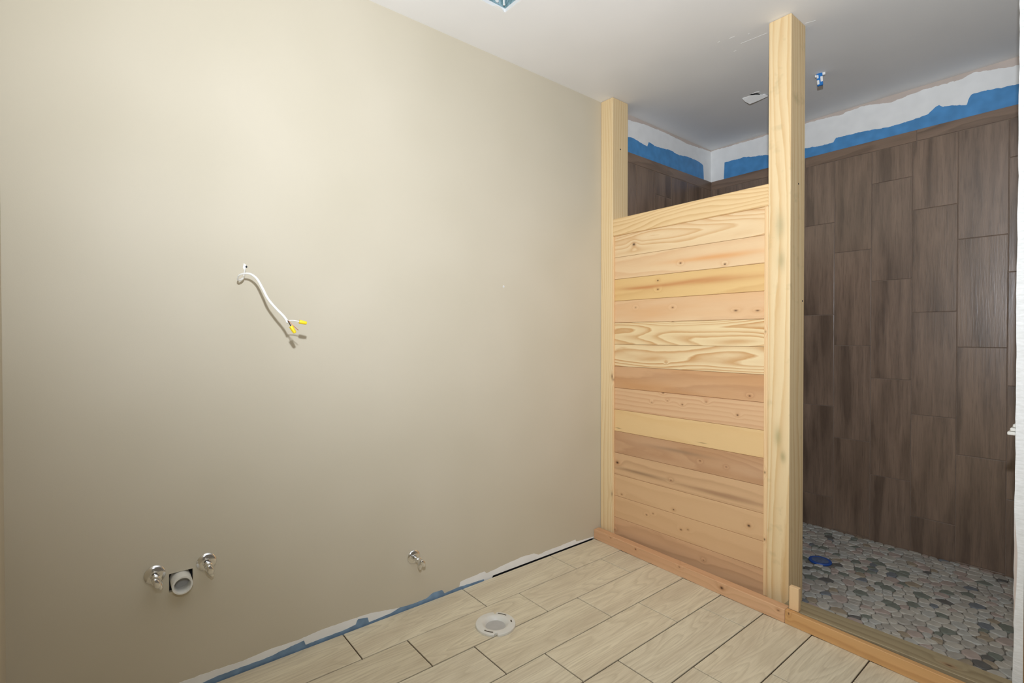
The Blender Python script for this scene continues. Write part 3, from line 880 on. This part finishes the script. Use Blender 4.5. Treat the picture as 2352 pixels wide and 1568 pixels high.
for a, b in (((-1.9114, -0.297, 1.3205), (-1.886, -0.2997, 1.3155)), ((-1.9394, -0.2997, 1.3043), (-1.9264, -0.3037, 1.2804))):
    A_, B_ = Vector(a), Vector(b)
    L = (B_ - A_).length
    nt_ = lathe('wire_nut', [(0.0, 0.0), (0.0062, 0.0), (0.0068, 0.002), (0.0066, L * 0.4), (0.0060, L * 0.8), (0.0048, L * 0.96), (0.0, L)], M_NUT, A_, B_ - A_, cb, n=12)
skin('plaster_hole_rim', [(-2.022 + 0.006 * math.cos(t * 0.7) * (1 + 0.25 * math.sin(t * 3)), 1.533 + 0.012 * math.sin(t * 0.7) * (1 + 0.2 * math.cos(t * 2))) for t in range(9)], on_left, 0.001, M_MUD, wl)
skin('cable_hole', [(-2.0165 + 0.0035 * math.cos(t * 0.785), 1.5330 + 0.0045 * math.sin(t * 0.785)) for t in range(8)], on_left, 0.0014, M_DARK, wl)

# ------------------------------------------------------------------ ceiling fittings
fh = empty('fan_housing', ((FX0 + FX1) / 2, (FY0 + FY1) / 2, H + 0.016), 'square fan opening in the ceiling showing a blue-green metal housing', 'fan housing')
g = NT('blue_green_film')
co = g.n('ShaderNodeTexCoord').outputs['Object']
g.bump(g.noise(co, 26.0, 4.0, 0.6), 0.9, 0.02)
M_FILM = g.fin(g.ramp(g.noise(co, 22.0, 4.0, 0.6), [(0.3, lin(92, 124, 124)), (0.5, lin(140, 170, 176)), (0.7, lin(186, 206, 212))]), 0.4, 0.5)
bm = bmesh.new()
z0, z1 = H + 0.017, H + 0.12
vb = [bm.verts.new(p) for p in ((FX0 - 0.004, FY0 - 0.004, z0), (FX1 + 0.004, FY0 - 0.004, z0), (FX1 + 0.004, FY1 + 0.004, z0), (FX0 - 0.004, FY1 + 0.004, z0))]
vt = [bm.verts.new((v.co.x, v.co.y, z1)) for v in vb]
bm.faces.new(vt)
for k in range(4):
    bm.faces.new((vb[k], vb[(k + 1) % 4], vt[(k + 1) % 4], vt[k]))
setpar(link('housing_box', tomesh('housing_box', bm), M_FILM), fh)
tube('cable_end', [(FX1 - 0.028, FY1 - 0.020, H + 0.10), (FX1 - 0.026, FY1 - 0.022, H + 0.05), (FX1 - 0.022, FY1 - 0.020, H + 0.012)], 0.0045, M_SHEATH, fh, n=8)
lathe('mounting_tab', [(0.0, 0.0), (0.009, 0.0), (0.009, 0.003), (0.0, 0.003)], M_SHEATH, (FX1 - 0.05, FY1 - 0.0030, H + 0.03), (0, -1, 0), fh, n=14)
def on_ceil(a, b, t):
    return (a, b, H - t)
for i, (a0, b0, a1, b1) in enumerate(((FX0 - 0.008, FY1, FX1 + 0.008, FY1 + 0.007), (FX1, FY0 - 0.008, FX1 + 0.007, FY1), (FX0 - 0.007, FY0 - 0.008, FX0, FY1), (FX0, FY0 - 0.007, FX1, FY0))):
    skin('torn_paper_edge', [(a0, b0), (a1, b0), (a1, b1), (a0, b1)], on_ceil, 0.0008, M_MUD, ceil)
skin('torn_paper_edge', [(-1.085, FY1 - 0.001), (-1.075, FY1 - 0.012), (-1.055, FY1 - 0.015), (-1.03, FY1 - 0.006), (-1.02, FY1 - 0.001)], on_ceil, 0.0008, M_MUD, ceil)
# torn patch where a fixture was cut out over the shower
def flap(nm, pts, th, mat):
    bm = bmesh.new()
    lo_ = [bm.verts.new(p) for p in pts]
    hi_ = [bm.verts.new((p[0] + th * 0.35, p[1] + th * 0.15, min(p[2] + th, H + 0.006))) for p in pts]
    bm.faces.new(lo_); bm.faces.new(hi_)
    for k in range(len(pts)):
        bm.faces.new((lo_[k], lo_[(k + 1) % len(pts)], hi_[(k + 1) % len(pts)], hi_[k]))
    bmesh.ops.triangulate(bm, faces=[f for f in bm.faces if len(f.verts) > 4])
    return setpar(link(nm, tomesh(nm, bm), mat), ceil)
flap('torn_flap', [(.6364, -.5883, 2.7344), (.6661, -.5928, 2.7227), (.6800, -.5990, 2.7190), (.6952, -.6061, 2.7129), (.6990, -.630, 2.7150), (.7027, -.6509, 2.7178), (.7060, -.685, 2.7225), (.7081, -.7113, 2.7264), (.6868, -.7026, 2.7338), (.6730, -.6751, 2.7346), (.6513, -.6562, 2.7385), (.6427, -.6258, 2.7385), (.6410, -.605, 2.7370)], 0.004, M_MUD)
skin('torn_gap', [(.6305, -.6343), (.6284, -.6538), (.6420, -.6789), (.6766, -.6787), (.6539, -.6603), (.644, -.645)], on_ceil, 0.0012, M_DARK, ceil)
skin('torn_gap', [(.6837, -.6701), (.6813, -.6895), (.7049, -.6945), (.700, -.682)], on_ceil, 0.0012, M_DARK, ceil)
skin('torn_paper_edge', [(.6290, -.652), (.6240, -.668), (.6297, -.6950), (.6550, -.6930), (.6751, -.6845), (.6516, -.6797), (.6400, -.6770), (.6318, -.6640)], on_ceil, 0.0020, M_MUD, ceil)
# blue and white plastic piece hanging from the shower ceiling
jb = empty('hanging_plastic_strip', (0.690, -1.000, H), 'small blue and white plastic strip hanging down from the shower ceiling', 'plastic strip')
def hang(nm, lo, hi, mat, bev=0.0015):
    bm = bmesh.new()
    addbox(bm, lo, hi, bev)
    bmesh.ops.transform(bm, matrix=Matrix.Translation((0.690, -1.000, H)) @ Matrix.Rotation(math.radians(19.5), 4, 'Z') @ Matrix.Rotation(math.radians(-4), 4, 'X'), verts=bm.verts[:])
    return setpar(link(nm, tomesh(nm, bm), mat), jb)
hang('body', (-0.008, -0.014, -0.068), (0.008, 0.014, 0.0), plain('bright_blue_plastic', lin(36, 122, 200), 0.4, 0.5, var=0.04), 0.002)
hang('white_patch', (-0.0095, 0.003, -0.062), (0.004, 0.0146, -0.037), M_MUD)
hang('white_patch', (-0.0095, -0.0146, -0.050), (0.004, -0.003, -0.020), M_MUD)
hang('white_patch', (-0.0095, 0.005, -0.027), (0.004, 0.0146, -0.008), M_MUD)
hang('mud_tab', (-0.006, -0.028, -0.014), (0.006, -0.013, 0.0), M_MUD)
hang('mud_tab', (-0.006, 0.014, -0.016), (0.004, 0.022, -0.004), M_MUD)
# scrapes and filler marks in the ceiling paint
for q in ([(0.060, -0.865), (0.066, -0.868), (0.080, -0.985), (0.073, -0.990)], [(-0.040, -0.796), (-0.032, -0.794), (-0.030, -0.806), (-0.040, -0.808)],
          [(-0.026, -0.850), (-0.020, -0.850), (-0.016, -0.874), (-0.024, -0.876)], [(0.100, -0.808), (0.110, -0.806), (0.114, -0.818), (0.102, -0.820)],
          [(0.010, -0.925), (0.022, -0.922), (0.026, -0.930), (0.012, -0.932)], [(0.166, -1.06), (0.185, -1.07), (0.180, -1.15), (0.150, -1.175), (0.135, -1.135), (0.160, -1.130)]):
    skin('filler_mark', q, on_ceil, 0.0006, M_MUD, ceil)

# ------------------------------------------------------------------ stepped white plastic piece past the drywall edge
sh = empty('plastic_shims', (0.03, -1.855, 0.93), 'small stepped white plastic piece sticking out past the rough drywall edge', 'shim')
for k in range(3):
    bm = bmesh.new()
    addbox(bm, (0.004 + 0.004 * k, -1.8635, 0.925 + 0.013 * k), (0.060, -1.843 - 0.0065 * k, 0.9365 + 0.013 * k), 0.002)
    setpar(link('shim', tomesh('shim', bm), M_PVC), sh)
